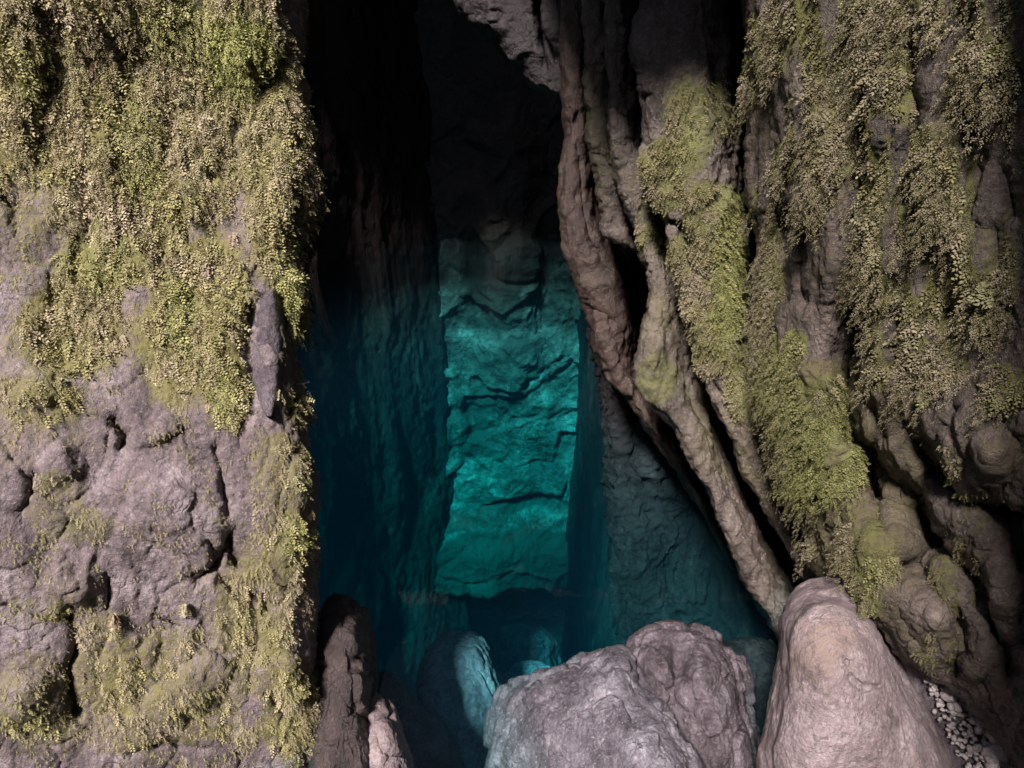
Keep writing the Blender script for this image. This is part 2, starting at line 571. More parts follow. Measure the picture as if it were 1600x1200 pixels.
M_cliff = rock_material('cliff_rock', (.055, .042, .044), (.175, .134, .140), (.33, .275, .29), patina_or_shade=(.23, .19, .13), moss=(.15, .135, .05), stretch=(1, 1, .55), speck=.4)
M_rib = rock_material('rib_rock', (.040, .030, .024), (.105, .082, .066), (.19, .155, .13), patina_or_shade=(.115, .098, .055), rough=.36, spec=.7, speck=.35)
M_wall = rock_material('dark_wall_rock', (.026, .020, .016), (.078, .060, .048), (.16, .13, .11), rough=.5, spec=.4, speck=.18, patina_or_shade=(.085, .072, .035))
M_brown = rock_material('wet_brown_rock', (.030, .018, .014), (.062, .038, .030), (.105, .074, .060), patina_or_shade=(.075, .060, .045), rough=.36, spec=.6, speck=.12)
M_boulder = rock_material('boulder_rock', (.10, .074, .075), (.235, .18, .185), (.36, .30, .31), patina_or_shade=(.25, .185, .15), stretch=(1, 1, 1), rough=.5, speck=.45)
M_slate = rock_material('slate_rock', (.045, .038, .048), (.135, .12, .142), (.33, .305, .345), stretch=(1.4, 1, .7), rough=.38, speck=.6, bump=1.0)
M_dark = rock_material('dark_rock', (.016, .011, .011), (.038, .027, .028), (.075, .055, .056), patina_or_shade=(.03, .022, .021), rough=.4, spec=.5, speck=.05)
M_dark2 = rock_material('drowned_dark_rock', (.007, .007, .008), (.018, .018, .020), (.050, .05, .054), patina_or_shade=(.022, .022, .024), moss=(.03, .032, .03), rough=.8, spec=.12, speck=.04, stretch=(1, 1, .4), scale=.7)
M_slate2 = rock_material('purple_slate_rock', (.035, .026, .030), (.105, .084, .096), (.25, .215, .235), stretch=(1.4, 1, .7), rough=.32, speck=.28)
M_dark3 = rock_material('reddish_rock', (.018, .012, .011), (.048, .033, .031), (.10, .072, .07), patina_or_shade=(.035, .024, .022), rough=.4, spec=.6, speck=.07)
M_hang = rock_material('dull_purple_rock', (.012, .009, .010), (.026, .020, .021), (.05, .04, .042), patina_or_shade=(.022, .017, .017), rough=.4, spec=.5, speck=.08)
M_side = rock_material('cave_side_rock', (.030, .024, .022), (.072, .062, .056), (.17, .15, .135), patina_or_shade=(.020, .014, .013), scale=.35, rough=.8, spec=.12, speck=.05, stretch=(1, 1, .3))
M_deep = rock_material('submerged_rock', (.045, .043, .04), (.16, .16, .15), (.44, .44, .42), scale=.30, rough=.8, speck=.1, patina_or_shade=(.07, .07, .065), stretch=(1, 1, 1.3), spec=.1)
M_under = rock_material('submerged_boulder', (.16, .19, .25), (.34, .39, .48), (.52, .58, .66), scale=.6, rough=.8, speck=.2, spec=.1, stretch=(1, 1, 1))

def leaf_material():
    m, nt = new_mat('moss_leaf'); b = NB(nt)
    at = b.n('Attribute', attribute_name='tone')
    bs = b.n('BsdfPrincipled'); bs.inputs['Roughness'].default_value = .6
    bs.inputs['Specular IOR Level'].default_value = .25
    b.l(at.outputs['Color'], bs.inputs['Base Color'])
    tr = b.n('BsdfTranslucent'); b.l(at.outputs['Color'], tr.inputs['Color'])
    mx = b.n('MixShader'); mx.inputs[0].default_value = .22
    b.l(bs.outputs[0], mx.inputs[1]); b.l(tr.outputs[0], mx.inputs[2])
    o = b.n('OutputMaterial'); b.l(mx.outputs[0], o.inputs['Surface'])
    return m
M_leaf = leaf_material()

# ------------------------------------------------------------------ water
def water_material():
    m, nt = new_mat('clear_blue_water'); b = NB(nt)
    tr = b.n('BsdfTransparent'); tr.inputs[0].default_value = (.97, 1, 1, 1)
    gl = b.n('BsdfGlossy'); gl.inputs['Roughness'].default_value = .03
    gl.inputs['Color'].default_value = (.8, .8, .8, 1)
    lw = b.n('LayerWeight'); lw.inputs['Blend'].default_value = .5                    # reflection grows towards grazing (Schlick)
    fac = b.math('ADD', b.math('MULTIPLY', b.math('POWER', lw.outputs['Facing'], 5.0), .8), .012)
    geo = b.n('NewGeometry')
    bp = b.n('Bump'); bp.inputs['Strength'].default_value = .08; bp.inputs['Distance'].default_value = .02
    b.l(b.noise(geo.outputs['Position'], 3.0, 2, .5), bp.inputs['Height'])
    b.l(bp.outputs[0], gl.inputs['Normal'])
    mx = b.n('MixShader'); b.l(fac, mx.inputs[0]); b.l(tr.outputs[0], mx.inputs[1]); b.l(gl.outputs[0], mx.inputs[2])
    ab = b.n('VolumeAbsorption'); ab.inputs['Density'].default_value = .62
    ab.inputs['Color'].default_value = (.40, .921, .928, 1)
    sc_ = b.n('VolumeScatter'); sc_.inputs['Density'].default_value = .007
    sc_.inputs['Color'].default_value = (.14, .55, 1.0, 1)
    ad = b.n('AddShader'); b.l(ab.outputs[0], ad.inputs[0]); b.l(sc_.outputs[0], ad.inputs[1])
    o = b.n('OutputMaterial'); b.l(mx.outputs[0], o.inputs['Surface']); b.l(ad.outputs[0], o.inputs['Volume'])
    return m
M_water = water_material()

def box(name, lo, hi, mat):
    (a, b_, c), (d, e, f) = lo, hi
    V = [(a, b_, c), (d, b_, c), (d, e, c), (a, e, c), (a, b_, f), (d, b_, f), (d, e, f), (a, e, f)]
    Fq = [(0, 3, 2, 1), (4, 5, 6, 7), (0, 1, 5, 4), (1, 2, 6, 5), (2, 3, 7, 6), (3, 0, 4, 7)]
    return make_mesh(name, V, Fq, mat, smooth=False)

tag(box('water', (-7, -2.0, -15.5), (5.5, 13.9, WATER_Z), M_water), kind='structure')

# ------------------------------------------------------------------ setting: bed, cave shell
def bed(u, v):
    X = -7 + 14 * u; Y = -9 + 22.5 * v
    z = np.interp(Y, [-9, -3, .6, 1.8, 2.6, 4.5, 7, 14], [-2.3, -2.6, -3.1, -3.6, -4.6, -8.5, -12.5, -13.5])
    z = z + .45 * np.clip(np.abs(X) - 2, 0, 5)
    return np.stack([X, Y, z], -1)
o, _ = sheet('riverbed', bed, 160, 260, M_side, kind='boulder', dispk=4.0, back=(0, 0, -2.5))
tag(o, kind='structure')

# submerged back wall of the shaft: pale blocky rock
def backwall(u, v):
    X = -2.6 + 5.2 * u; z = -13.0 + 18.0 * v
    Y = 11.0 + 0 * X
    Y = Y - .30 * np.exp(-((X + .05) / .38) ** 4) * (1 / (1 + np.exp(-(z + 6.2) * 4)))      # dark buttress, upper middle
    Y = Y - .5 * np.clip((-8.2 - z) / .8, 0, 1) + 2.6 * np.clip((-9.75 - z) / .5, 0, 1) ** .7                                                  # lip at the foot
    return np.stack([X, Y, z], -1)
def proj(V):
    yc = V[..., 1] * cT - V[..., 2] * sT            # depth along the view axis
    up = V[..., 1] * sT + V[..., 2] * cT
    return 800 + F * V[..., 0] / yc, 600 - F * up / yc
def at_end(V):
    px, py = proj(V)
    dk = mask(px, py, [(785,395,70,95,1),(790,480,40,40,.7),(850,420,26,60,.7),(750,620,60,40,.55),(840,650,40,40,.35),(770,690,60,40,.7),(760,735,50,20,.5),(780,790,44,16,.9),(820,880,170,60,1.1),(740,905,80,50,.8),(860,560,40,60,.35),(735,450,26,30,.3),(820,560,60,40,.45),  # the ellipses at the foot paint in shade around the lip
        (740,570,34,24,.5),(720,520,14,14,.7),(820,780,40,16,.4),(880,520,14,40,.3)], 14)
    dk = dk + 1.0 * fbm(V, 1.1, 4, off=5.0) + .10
    dk = np.where(V[..., 2] > -3.35, 1.3, dk)  # cave shade above the waterline is painted into the colour
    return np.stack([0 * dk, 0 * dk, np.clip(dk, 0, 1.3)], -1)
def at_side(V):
    dk = .25 + .9 * fbm(V, .9, 4, (1, 1, .5), off=5.0) + .9 * np.clip((9.6 - V[..., 1]) / 1.2, 0, 1) * (V[..., 0] < 0)  # near end of the left wall darkened in colour to stand for shade
    dk = np.where(V[..., 2] > -3.0, 1.3, dk + .6 * np.clip((V[..., 2] + 4.2), 0, 1))  # above the water the gloom of the cave is put into the colour
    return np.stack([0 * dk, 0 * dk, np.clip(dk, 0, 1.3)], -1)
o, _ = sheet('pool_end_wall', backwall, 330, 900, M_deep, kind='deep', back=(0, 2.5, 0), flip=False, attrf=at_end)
tag(o, 'pale blocky rock face glowing turquoise at the far end of the deep pool', 'rock wall')

# left side of the chamber: behind the cliff, running back to the end wall
def leftwall(u, v):
    k = u * 11.5
    Y = 1.5 + k * .82
    X = np.interp(Y, [1.5, 4.0, 7.0, 8.8, 9.6, 10.95], [-5.6, -4.45, -3.10, -2.33, -1.94, -1.08])
    z = -13.5 + 18.5 * v
    X = X + .035 * (z + 3) * np.clip((Y - 5) / 6, 0, 1) * -1.0
    return np.stack([X, Y, z], -1)
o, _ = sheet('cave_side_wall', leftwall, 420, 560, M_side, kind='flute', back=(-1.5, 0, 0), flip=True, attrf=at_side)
tag(o, 'dark fluted rock wall along the left side of the pool, sinking into the water', 'rock wall')

# right side of the chamber, behind the ribs
def rightwall(u, v):
    Y = 11.3 - u * 8.3
    X = np.interp(Y, [3.0, 4.6, 6.0, 8.0, 11.3], [2.3, 1.75, 1.05, .92, 1.02])
    z = -13.5 + 18.5 * v
    X = X - .10 * np.clip(z + 3.2, 0, 5)  * np.clip((8 - Y) / 3, 0, 1) + .12 * np.clip(-z - 4.5, 0, 9) * np.clip((7.5 - Y) / 3, 0, 1) * -1
    return np.stack([X, Y, z], -1)
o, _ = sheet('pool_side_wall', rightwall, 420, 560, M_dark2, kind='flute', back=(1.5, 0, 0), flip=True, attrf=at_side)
tag(o, 'dark folded rock wall dropping into blue water under the right hand ribs', 'rock wall')

# the gorge round the viewer: unseen walls added to block sky light
def gorge(name, p0, p1, z0, z1, back, label, flip=False):
    def fn(u, v):
        X = p0[0] + (p1[0] - p0[0]) * u; Y = p0[1] + (p1[1] - p0[1]) * u
        return np.stack([X, Y, z0 + (z1 - z0) * v], -1)
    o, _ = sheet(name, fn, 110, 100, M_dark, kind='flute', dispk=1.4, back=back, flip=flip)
    tag(o, label, 'rock wall')
gorge('unseen_gorge_wall', (-7.6, -4.5), (-7.4, 3.2), -3.6, 4.6, (-1.5, 0, 0), 'unseen dark gorge wall added left of and behind the viewer', True)
gorge('unseen_gorge_wall', (3.5, 4.5), (3.3, -4.5), -3.6, 8.5, (1.5, 0, 0), 'unseen dark gorge wall added right of and behind the viewer', True)
gorge('unseen_gorge_wall', (3.6, -4.3), (-7.6, -4.3), -3.6, 4.6, (0, -1.5, 0), 'unseen dark gorge wall added to close the gorge behind the viewer', True)
gorge('unseen_gorge_wall', (-7, 5.6), (5, 5.2), 4.3, 9.5, (0, 1.5, 0), 'unseen dark headwall added above the mouth of the cave to block sky light')
def overh(u, v):  # unseen block, added and sized to shade the rib tops
    X = -.22 + 1.52 * u; Y = 2.75 + 2.6 * v
    return np.stack([X, Y, .66 + .35 * np.clip(1 - u * 3, 0, 1) + .12 * v], -1)
o, _ = sheet('shade_overhang', overh, 70, 80, M_dark, kind='boulder', dispk=1.5, back=(0, 0, 2.6), flip=True)
tag(o, 'dark rock block above the ribs, added just out of view to shade them', 'rock')

# roof over the pool and the rock above the right hand ribs
def roof(u, v):
    X = -7 + 13 * u
    Y0 = np.interp(X, [-7, -.2, .6, 1.6, 7], [4.9, 4.9, 4.6, 4.3, 4.2])
    Y = Y0 + (14 - Y0) * v
    z = 3.82 - .25 * (Y - 5)
    return np.stack([X, Y, z], -1)
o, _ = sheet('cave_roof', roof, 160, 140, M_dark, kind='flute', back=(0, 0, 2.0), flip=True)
tag(o, 'dark rock roof closing over the far half of the pool', 'rock roof')


# ------------------------------------------------------------------ moss
OLIVE = np.array([.215, .195, .090]); LIME = np.array([.225, .228, .082]); TAN = np.array([.27, .225, .155]); DARKM = np.array([.060, .056, .022])

def fronds(P, N, L, col, rng, pairs=4, width=.34, droop=.8, out=.55, spread=1.0):
    """Leafy sprigs as arrays: vertices (quads) and colours."""
    n = len(P)
    g = np.array([0, 0, -1.0])
    rnd = rng.normal(size=(n, 3)) * .42 * spread
    t = g * droop + N * out + rnd
    t /= np.linalg.norm(t, axis=1)[:, None]
    s = np.cross(t, N + rng.normal(size=(n, 3)) * .35)
    s /= np.maximum(np.linalg.norm(s, axis=1), 1e-6)[:, None]
    nn = np.cross(s, t)
    vs = []; cs = []
    tot = pairs * 2 + 1
    for k in range(tot):
        if k == tot - 1:
            f, sg, ll = .86, 0.0, .30
        else:
            f = (k + .7) / tot; sg = 1 if k % 2 else -1; ll = .42 * (1 - .45 * f)
        bp = P + t * (L * f)[:, None] + g * (L * .35 * f * f)[:, None]
        d = s * sg * .85 + t * .6 + nn * rng.uniform(-.1, .55, n)[:, None] + rng.normal(size=(n, 3)) * .12
        d /= np.linalg.norm(d, axis=1)[:, None]
        wv = np.cross(d, nn); wv /= np.maximum(np.linalg.norm(wv, axis=1), 1e-6)[:, None]
        ll = (L * ll)[:, None]
        w_ = wv * ll * width
        q = np.stack([bp, bp + d * ll * .45 + w_, bp + d * ll, bp + d * ll * .45 - w_], 1)
        vs.append(q)
        c = col * rng.uniform(.75, 1.25, (n, 1)) * (.85 + .35 * f)
        cs.append(np.repeat(c[:, None], 4, 1))
    return np.concatenate(vs).reshape(-1, 3), np.concatenate(cs).reshape(-1, 3)

def scatter(data, count, wf, rng):
    """Random points on faces weighted by area and by wf(face attr)."""
    V, Fc, at = data
    a = V[Fc[:, 0]]; bq = V[Fc[:, 1]]; c = V[Fc[:, 2]]; d = V[Fc[:, 3]]
    nrm = np.cross(c - a, d - bq)
    ar = np.linalg.norm(nrm, axis=1) + 1e-12
    nrm = nrm / ar[:, None]
    fa = at[Fc].mean(1)
    wgt = ar * wf(fa)
    tot = wgt.sum()
    idx = rng.choice(len(Fc), size=count, p=wgt / tot)
    u = rng.uniform(size=(count, 1)); v = rng.uniform(size=(count, 1))
    P = (a[idx] * (1 - u) + bq[idx] * u) * (1 - v) + (d[idx] * (1 - u) + c[idx] * u) * v
    return P, nrm[idx], fa[idx]

def build_fronds(name, Vs, Cs, label, cat='moss', kind='stuff', parent=None, gain=1.0):
    Cs = [c * gain for c in Cs]
    Vv = np.concatenate(Vs); Cc = np.clip(np.concatenate(Cs), 0, 1)
    Fq = np.arange(len(Vv)).reshape(-1, 4)
    o = make_mesh(name, Vv, Fq, M_leaf, Cc, smooth=False)
    if label: tag(o, label, cat, kind=kind)
    if parent is not None: child(o, parent)
    return o

def moss_on(data, count, lens, rng, pairs=3, tan=.18, thr=.25, dark=0.0, **kw):
    P, N, fa = scatter(data, count, lambda f: np.clip(f[:, 0] - thr, 0, 1) ** .8 + 1e-9, rng)
    # break the cover up into hanging clumps with bare streaks between
    cl = fbm(P, 13, 3, (1, 1, .38)) + .5 * fbm(P, 34, 2, (1, 1, .5))
    keep = rng.uniform(size=len(P)) < np.clip(.42 + 2.2 * cl + 1.1 * (fa[:, 0] - .5), 0.05, 1)
    P, N, fa, cl = P[keep], N[keep], fa[keep], cl[keep]
    n = len(P)
    L = rng.uniform(lens[0], lens[1], n) * (.65 + .6 * np.clip(fa[:, 0], 0, 1))
    li = np.clip(fa[:, 1:2] + rng.normal(size=(n, 1)) * .12, 0, 1)
    col = OLIVE * (1 - li) + LIME * li
    tn = np.clip(fbm(P, 5, 3, off=31.0) * 2 + tan, 0, 1)[:, None] * (1 - li)
    col = col * (1 - tn) + TAN * tn
    dk = np.clip(dark - cl, 0, .6)[:, None]
    col = col * (1 - dk) + DARKM * dk
    P = P + N * (np.clip(cl, 0, 1) * .02)[:, None]
    return fronds(P - N * .004, N, L, col, rng, pairs=pairs, **kw)

def strands(data, count, lens, rng, lime=0.0, tan=.3, size=(.014, .028), thr=.5, lo=12, out=.03):
    """Hanging strings of leafy moss: sprigs set along drooping lines."""
    P, N, fa = scatter(data, count, lambda f: np.clip(f[:, 0] - thr, 0, 1) + 1e-9, rng)
    kp = fbm(P, 8, 3, (1, 1, .22), off=3.3) > -.02
    P, N, fa = P[kp], N[kp], fa[kp]; count = len(P)
    Ls = rng.uniform(lens[0], lens[1], count)
    PP, NN, SS, CC = [], [], [], []
    side = np.cross(N, [0, 0, 1.0])
    wob = rng.normal(size=(count, 2)) * .25
    tn = np.clip(rng.normal(size=count) * .35 + tan, 0, 1)[:, None]
    li = np.clip(fa[:, 1:2], 0, 1)
    base = (OLIVE * (1 - li) + LIME * li); base = base * (1 - tn * (1 - li)) + TAN * tn * (1 - li)
    base = base * rng.uniform(.75, 1.15, (count, 1))
    k = int(lo)
    for i in range(k * 2):
        f = i / (k * 2 - 1)
        d = Ls * f
        p = P + np.array([0, 0, -1.0]) * d[:, None] + N * (out * (.3 + f))[..., None] if np.ndim(out) else P + np.array([0, 0, -1.0]) * d[:, None] + N * (out * (.4 + .6 * f))
        p = p + side * (wob[:, :1] * d[:, None] + .008 * np.sin(f * 9 + wob[:, 1:2] * 20)) + rng.normal(size=p.shape) * .006
        PP.append(p); NN.append(N); SS.append(rng.uniform(size[0], size[1], count) * (1.05 - .5 * f)); CC.append(base)
    return fronds(np.concatenate(PP), np.concatenate(NN), np.concatenate(SS), np.concatenate(CC), rng, pairs=2, width=.36, droop=.9, out=.55, spread=1.3)

# ------------------------------------------------------------------ left cliff
cl_right = [(468,-300),(470,0),(472,60),(466,110),(478,140),(480,180),(484,250),(486,290),(470,330),(455,375),(462,420),(470,450),
            (472,500),(466,550),(472,590),(482,625),(483,670),(494,720),(498,780),(500,850),(506,880),(504,930),(496,975),(498,1040),
            (498,1100),(496,1150),(488,1200),(488,1290)]
cl_left = [(-260, y) for _, y in cl_right]
cl_feats = [
 ([(60,-20),(70,40),(80,100)],16,-.14), ([(72,100),(62,170),(70,210)],12,-.10), ([(128,265),(136,320),(140,372)],8,-.12),
 ([(430,120),(398,145),(372,190),(366,240)],11,-.09), ([(447,-20),(452,60),(458,115)],5,-.10), ([(470,215),(458,290),(446,365)],9,-.16),
 ([(388,480),(386,560),(396,600),(380,650),(376,700)],7,-.06), ([(432,440),(448,500),(460,545),(466,600),(452,650)],5,-.10),
 ([(176,655),(196,680),(186,700)],6,-.08), ([(52,745),(46,780),(30,800)],8,-.10), ([(338,700),(348,760),(352,800)],7,-.09),
 ([(300,905),(340,880),(358,840),(366,880)],7,-.08), ([(252,962),(300,992),(330,1012),(372,1045)],4,-.08), ([(420,1085),(448,1112)],6,-.08),
 ([(108,955),(122,1000),(108,1050),(116,1110)],9,-.10), ([(172,900),(168,945)],6,-.09), ([(416,930),(414,955)],5,-.07),
 ([(120,370),(118,430),(150,470)],7,-.05), ([(250,400),(262,470),(256,540)],6,-.05), ([(255,180),(262,260),(268,330)],5,-.06),
 ([(338,190),(332,280),(326,370)],6,-.07), ([(205,1172),(260,1160),(330,1165)],5,-.05), ([(10,940),(60,960),(110,965)],5,-.05),
 ([(290,430),(300,500),(285,590)],7,-.05), ([(0,300),(30,330),(20,380)],9,-.06), ([(330,850),(345,905),(375,930)],5,-.05),
 ([(180,60),(190,150),(176,260)],9,-.045), ([(140,120),(150,200)],8,-.06), ([(90,440),(75,520),(95,570)],8,-.05),
 ([(395,930),(400,1010),(388,1090)],6,-.03), ([(462,700),(440,760),(430,830)],6,-.03),
 # bulges
 ([(300,140),(300,200),(296,300),(300,380)],40,.10), ([(370,20),(375,80),(372,100)],48,.12), ([(440,170),(452,260),(430,330)],34,.07),
 ([(476,230),(474,280)],14,.06), ([(30,30),(35,120),(25,200)],40,.08), ([(150,60),(170,180),(160,300)],40,.05),
 ([(230,90),(225,190),(225,270)],32,.05), ([(400,340),(380,420),(350,520),(350,620)],36,.06), ([(450,410),(456,460),(460,500)],24,.08),
 ([(260,720),(265,800),(250,860)],88,.09), ([(235,660),(250,690)],40,.04), ([(60,890),(120,905),(160,930)],46,.07),
 ([(415,490),(420,540),(425,590)],30,.075), ([(430,700),(440,820),(430,950)],52,.05), ([(250,1060),(300,1120)],90,.05),
 ([(60,560),(60,640)],55,.05), ([(440,1000),(440,1120)],40,.05), ([(30,1040),(40,1140)],60,.06), ([(70,700),(110,760)],34,.04),
]
def cl_Y(px, py):
    return 2.75 + .35 * np.clip((250 - px) / 260, -1, 2) * -.55 - .0009 * np.clip(py - 500, -400, 900) + .07 * np.sin(py / 160.0)
moss_cl = [(120,100,230,200,1),(60,250,110,130,.7),(370,80,90,120,1.1),(230,260,150,150,.95),(430,280,60,180,.8),(190,430,120,90,.55),(300,500,110,160,.9),
           (350,600,60,70,.95),(455,470,40,70,1.05),(110,520,110,90,.62),(60,620,90,60,.6),(90,790,70,70,.55),(130,820,60,40,.6),(440,740,60,90,.65),(450,860,60,100,.85),
           (400,960,100,120,.75),(300,1080,220,120,.62),(60,940,70,40,.6),(160,1030,60,110,.8),(450,1110,60,110,.85),(60,1090,90,110,.6),(200,1110,200,90,.6),
           (470,640,30,40,.6),(300,160,34,46,-.4),(300,290,30,110,-.85),(60,310,80,50,-.6),(210,470,26,34,-.8),(420,530,34,80,-1),(260,780,95,120,-.85),(90,900,90,46,-.9),
           (330,1180,120,30,-.9),(395,1105,24,30,-.9),(478,980,16,30,-.8),(40,340,60,60,-.6)]
lime_cl = [(375,70,70,80,1),(290,30,90,50,.7),(215,190,50,60,.5),(220,280,40,50,.6),(200,230,30,80,.4),(285,470,34,70,.7),(455,470,36,60,.75),(345,620,26,50,.8),
           (460,835,24,40,.7),(130,820,60,30,.5),(140,400,100,50,.4),(50,110,30,90,.4),(30,935,50,20,.5),(60,1150,60,40,.4)]
def at_cl(px, py, V):
    m = mask(px, py, moss_cl) * .9 + .10 + .16 * fbm(V, 3.5, 3)
    l = mask(px, py, lime_cl)
    p = .30 + .5 * fbm(V, 2.3, 3, off=8.0)
    m = m * (.50 + .40 * np.clip((760 - py) / 250, 0, 1)) + .17 + .14 * np.clip((640 - py) / 300, 0, 1) + .22 * fbm(V, 6, 4, (1, 1, .6), off=2.0)
    return np.stack([np.clip(m, 0, 1), l, np.clip(p, 0, 1)], -1)
cliff, D_cliff = row_body('mossy_cliff', cl_left, cl_right, cl_Y, M_cliff, step=2.2, roll=(.1, .22), rollw=(.02, .07), thick=.75,
                          kind='cliff', feats=cl_feats, attrf=at_cl, soft=.72, jagk=6.0, dispk=.9)
tag(cliff, 'broad pale cliff face on the left, hung with yellow green moss', 'rock wall')
nub, _ = row_body('stone_nub', [(424,452),(408,466),(398,490),(393,520),(392,560),(398,600),(408,630),(418,650)],
     [(428,452),(437,470),(444,500),(447,535),(446,570),(440,600),(432,630),(424,650)],
     lambda x, y: cl_Y(x, y) - .05, M_slate2, step=2, roll=(.08, .10), rollw=(.5, .5), thick=.2, kind='boulder', dispk=.4,
     attrf=lambda px, py, V: np.zeros(V.shape[:-1] + (3,)))
nub['label'] = 'smooth purple grey stone nub bare of moss'
child(nub, cliff)
rng = np.random.RandomState(3)
v1, c1 = moss_on(D_cliff, 170000, (.006, .018), rng, thr=.08, tan=.35, dark=.0)
v2, c2 = moss_on(D_cliff, 20000, (.020, .046), rng, pairs=4, thr=.50, tan=.3, dark=.0, width=.26)
v3, c3 = strands(D_cliff, 2400, (.03, .12), rng, tan=.35, thr=.55)
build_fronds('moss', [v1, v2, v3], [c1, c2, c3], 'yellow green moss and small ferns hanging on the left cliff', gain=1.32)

# ------------------------------------------------------------------ right hand outer wall
rw_left = [(1160,-320),(1166,0),(1172,80),(1178,160),(1172,225),(1172,300),(1188,366),(1192,445),(1199,558),(1220,617),(1226,700),(1256,781),(1281,875),
           (1325,950),(1385,1015),(1455,1050),(1522,1110),(1592,1190),(1665,1290)]
rw_right = [(2420, y) for _, y in rw_left]
rw_feats = [
 # long shadow troughs
 ([(1345,470),(1330,560),(1318,620),(1334,690),(1360,745),(1372,770)],22,-.34), ([(1322,430),(1345,480)],10,-.14),
 ([(1235,330),(1228,420),(1232,470)],10,-.14), ([(1215,300),(1222,380)],8,-.14), ([(1268,360),(1256,430),(1262,470)],10,-.12),
 ([(1350,130),(1345,230),(1350,320),(1336,420)],10,-.12), ([(1420,60),(1436,180),(1430,300),(1438,380)],13,-.07),
 ([(1520,20),(1515,140),(1530,260)],20,-.07), ([(1580,160),(1575,260),(1590,330)],12,-.06), ([(1470,380),(1480,470),(1500,520)],12,-.06),
 ([(1560,360),(1565,470)],12,-.07), ([(1400,430),(1410,540),(1420,600)],9,-.12), ([(1460,560),(1470,620)],8,-.08), ([(1345,590),(1370,640),(1390,680)],9,-.08),
 # lower right: oblique slots
 ([(1420,660),(1450,720),(1500,770),(1560,800),(1640,800)],12,-.18), ([(1370,700),(1400,740),(1440,770),(1455,830),(1480,860)],13,-.18),
 ([(1430,800),(1450,850),(1430,880)],28,-.24), ([(1480,850),(1530,900),(1560,980),(1580,1040)],13,-.16), ([(1500,960),(1520,1020)],12,-.14),
 ([(1365,760),(1380,830),(1400,870),(1398,890)],8,-.12), ([(1455,900),(1480,960),(1500,1040)],10,-.12), ([(1580,820),(1600,900),(1610,1000)],18,-.18),
 ([(1328,820),(1325,850)],5,-.06), ([(1540,620),(1560,660),(1590,690)],16,-.10), ([(1400,900),(1425,960),(1450,1010)],8,-.08), ([(1540,1060),(1580,1130)],10,-.08),
 ([(1475,720),(1500,745),(1520,790)],6,-.08), ([(1500,640),(1470,680),(1475,720)],6,-.05), ([(1395,780),(1385,810)],6,-.08),
 # ridges
 ([(1240,500),(1262,580),(1285,650),(1305,740),(1335,780)],34,.16), ([(1310,340),(1300,430),(1290,520)],26,.10), ([(1395,280),(1390,360),(1398,480)],24,.10),
 ([(1215,30),(1240,140),(1280,240),(1270,320)],44,.12), ([(1390,60),(1385,180),(1370,260)],32,.10), ([(1470,140),(1470,300),(1500,400)],30,.10),
 ([(1550,60),(1560,130)],24,.14), ([(1540,340),(1545,420),(1560,500)],28,.12), ([(1370,500),(1385,580)],26,.10),
 ([(1500,600),(1540,680),(1600,730)],75,.18), 
 ([(1340,800),(1370,870),(1420,980)],60,.07), ([(1450,920),(1500,1080)],60,.06), ([(1560,860),(1600,1000)],34,.10),
]
def rw_Y(px, py):
    return 3.05 - .95 * np.clip((px - 1170) / 430, 0, 2.9) ** .85 - .00030 * (py - 600)
moss_rw = [(1290,10,110,60,.85),(1450,20,120,60,.75),(1570,10,60,60,.7),(1250,90,110,120,1),(1290,230,80,130,.95),(1370,120,70,90,.9),(1370,330,60,150,.95),(1480,300,70,160,.75),(1440,120,90,110,.6),(1555,100,60,60,1),(1500,440,70,110,.9),
           (1400,520,60,100,.95),(1560,420,60,120,.9),(1590,330,30,90,.9),(1205,330,26,150,.8),(1230,520,40,130,1.1),(1285,680,60,120,1.2),(1250,660,30,100,.9),(1440,560,40,50,.9),(1480,560,50,40,.8),
           (1590,600,30,50,.9),(1340,850,50,60,.55),(1370,900,30,60,.6),(1270,830,30,60,.45),(1480,720,60,40,.4),(1510,900,60,80,.4),(1480,1010,70,60,.3),(1530,790,40,50,.35),
           (1270,470,46,70,-.85),(1340,330,22,120,-.5),(1420,680,60,60,-.7)]
lime_rw = [(1285,640,55,60,.9),(1300,700,50,90,1.05),(1240,560,30,80,.8),(1245,380,40,80,.3),(1370,900,30,50,.4)]
def at_rw(px, py, V):
    m = mask(px, py, moss_rw, 26) * .95 + .14 * fbm(V, 4, 3) + .04
    st = fbm(np.stack([(px + (py - 300) * -.05) / 26, py / 210, 0 * px], -1), 1, 3)
    m = m * np.clip(.72 + 2.0 * st + .35 * (py > 560), 0, 1.1)
    l = mask(px, py, lime_rw, 12)
    p = np.clip(.25 + .5 * (py > 560) * np.clip((1500 - px) / 200, 0, 1) + .5 * fbm(V, 2.6, 3), 0, 1)
    return np.stack([np.clip(m, 0, 1), l, p], -1)
outer, D_outer = row_body('mossy_wall', rw_left, rw_right, rw_Y, M_wall, step=2.3, roll=(.30, .1), rollw=(.10, .02), thick=1.2,
                          kind='dip', feats=rw_feats, attrf=at_rw, dispk=1.15)
tag(outer, 'dark rock wall on the far right, draped in strands of hanging olive moss', 'rock wall')
rng = np.random.RandomState(5)
v1, c1 = moss_on(D_outer, 60000, (.008, .020), rng, thr=.30, tan=.2, dark=.35)
v2, c2 = moss_on(D_outer, 6000, (.024, .046), rng, pairs=4, thr=.5, tan=.3, dark=.15, width=.28, out=.7)
v3, c3 = strands(D_outer, 3000, (.05, .20), rng, tan=.45, thr=.5, out=.045)
build_fronds('moss', [v1, v2, v3], [c1, c2, c3], 'olive moss hanging in long strands from the far right wall', gain=.64)

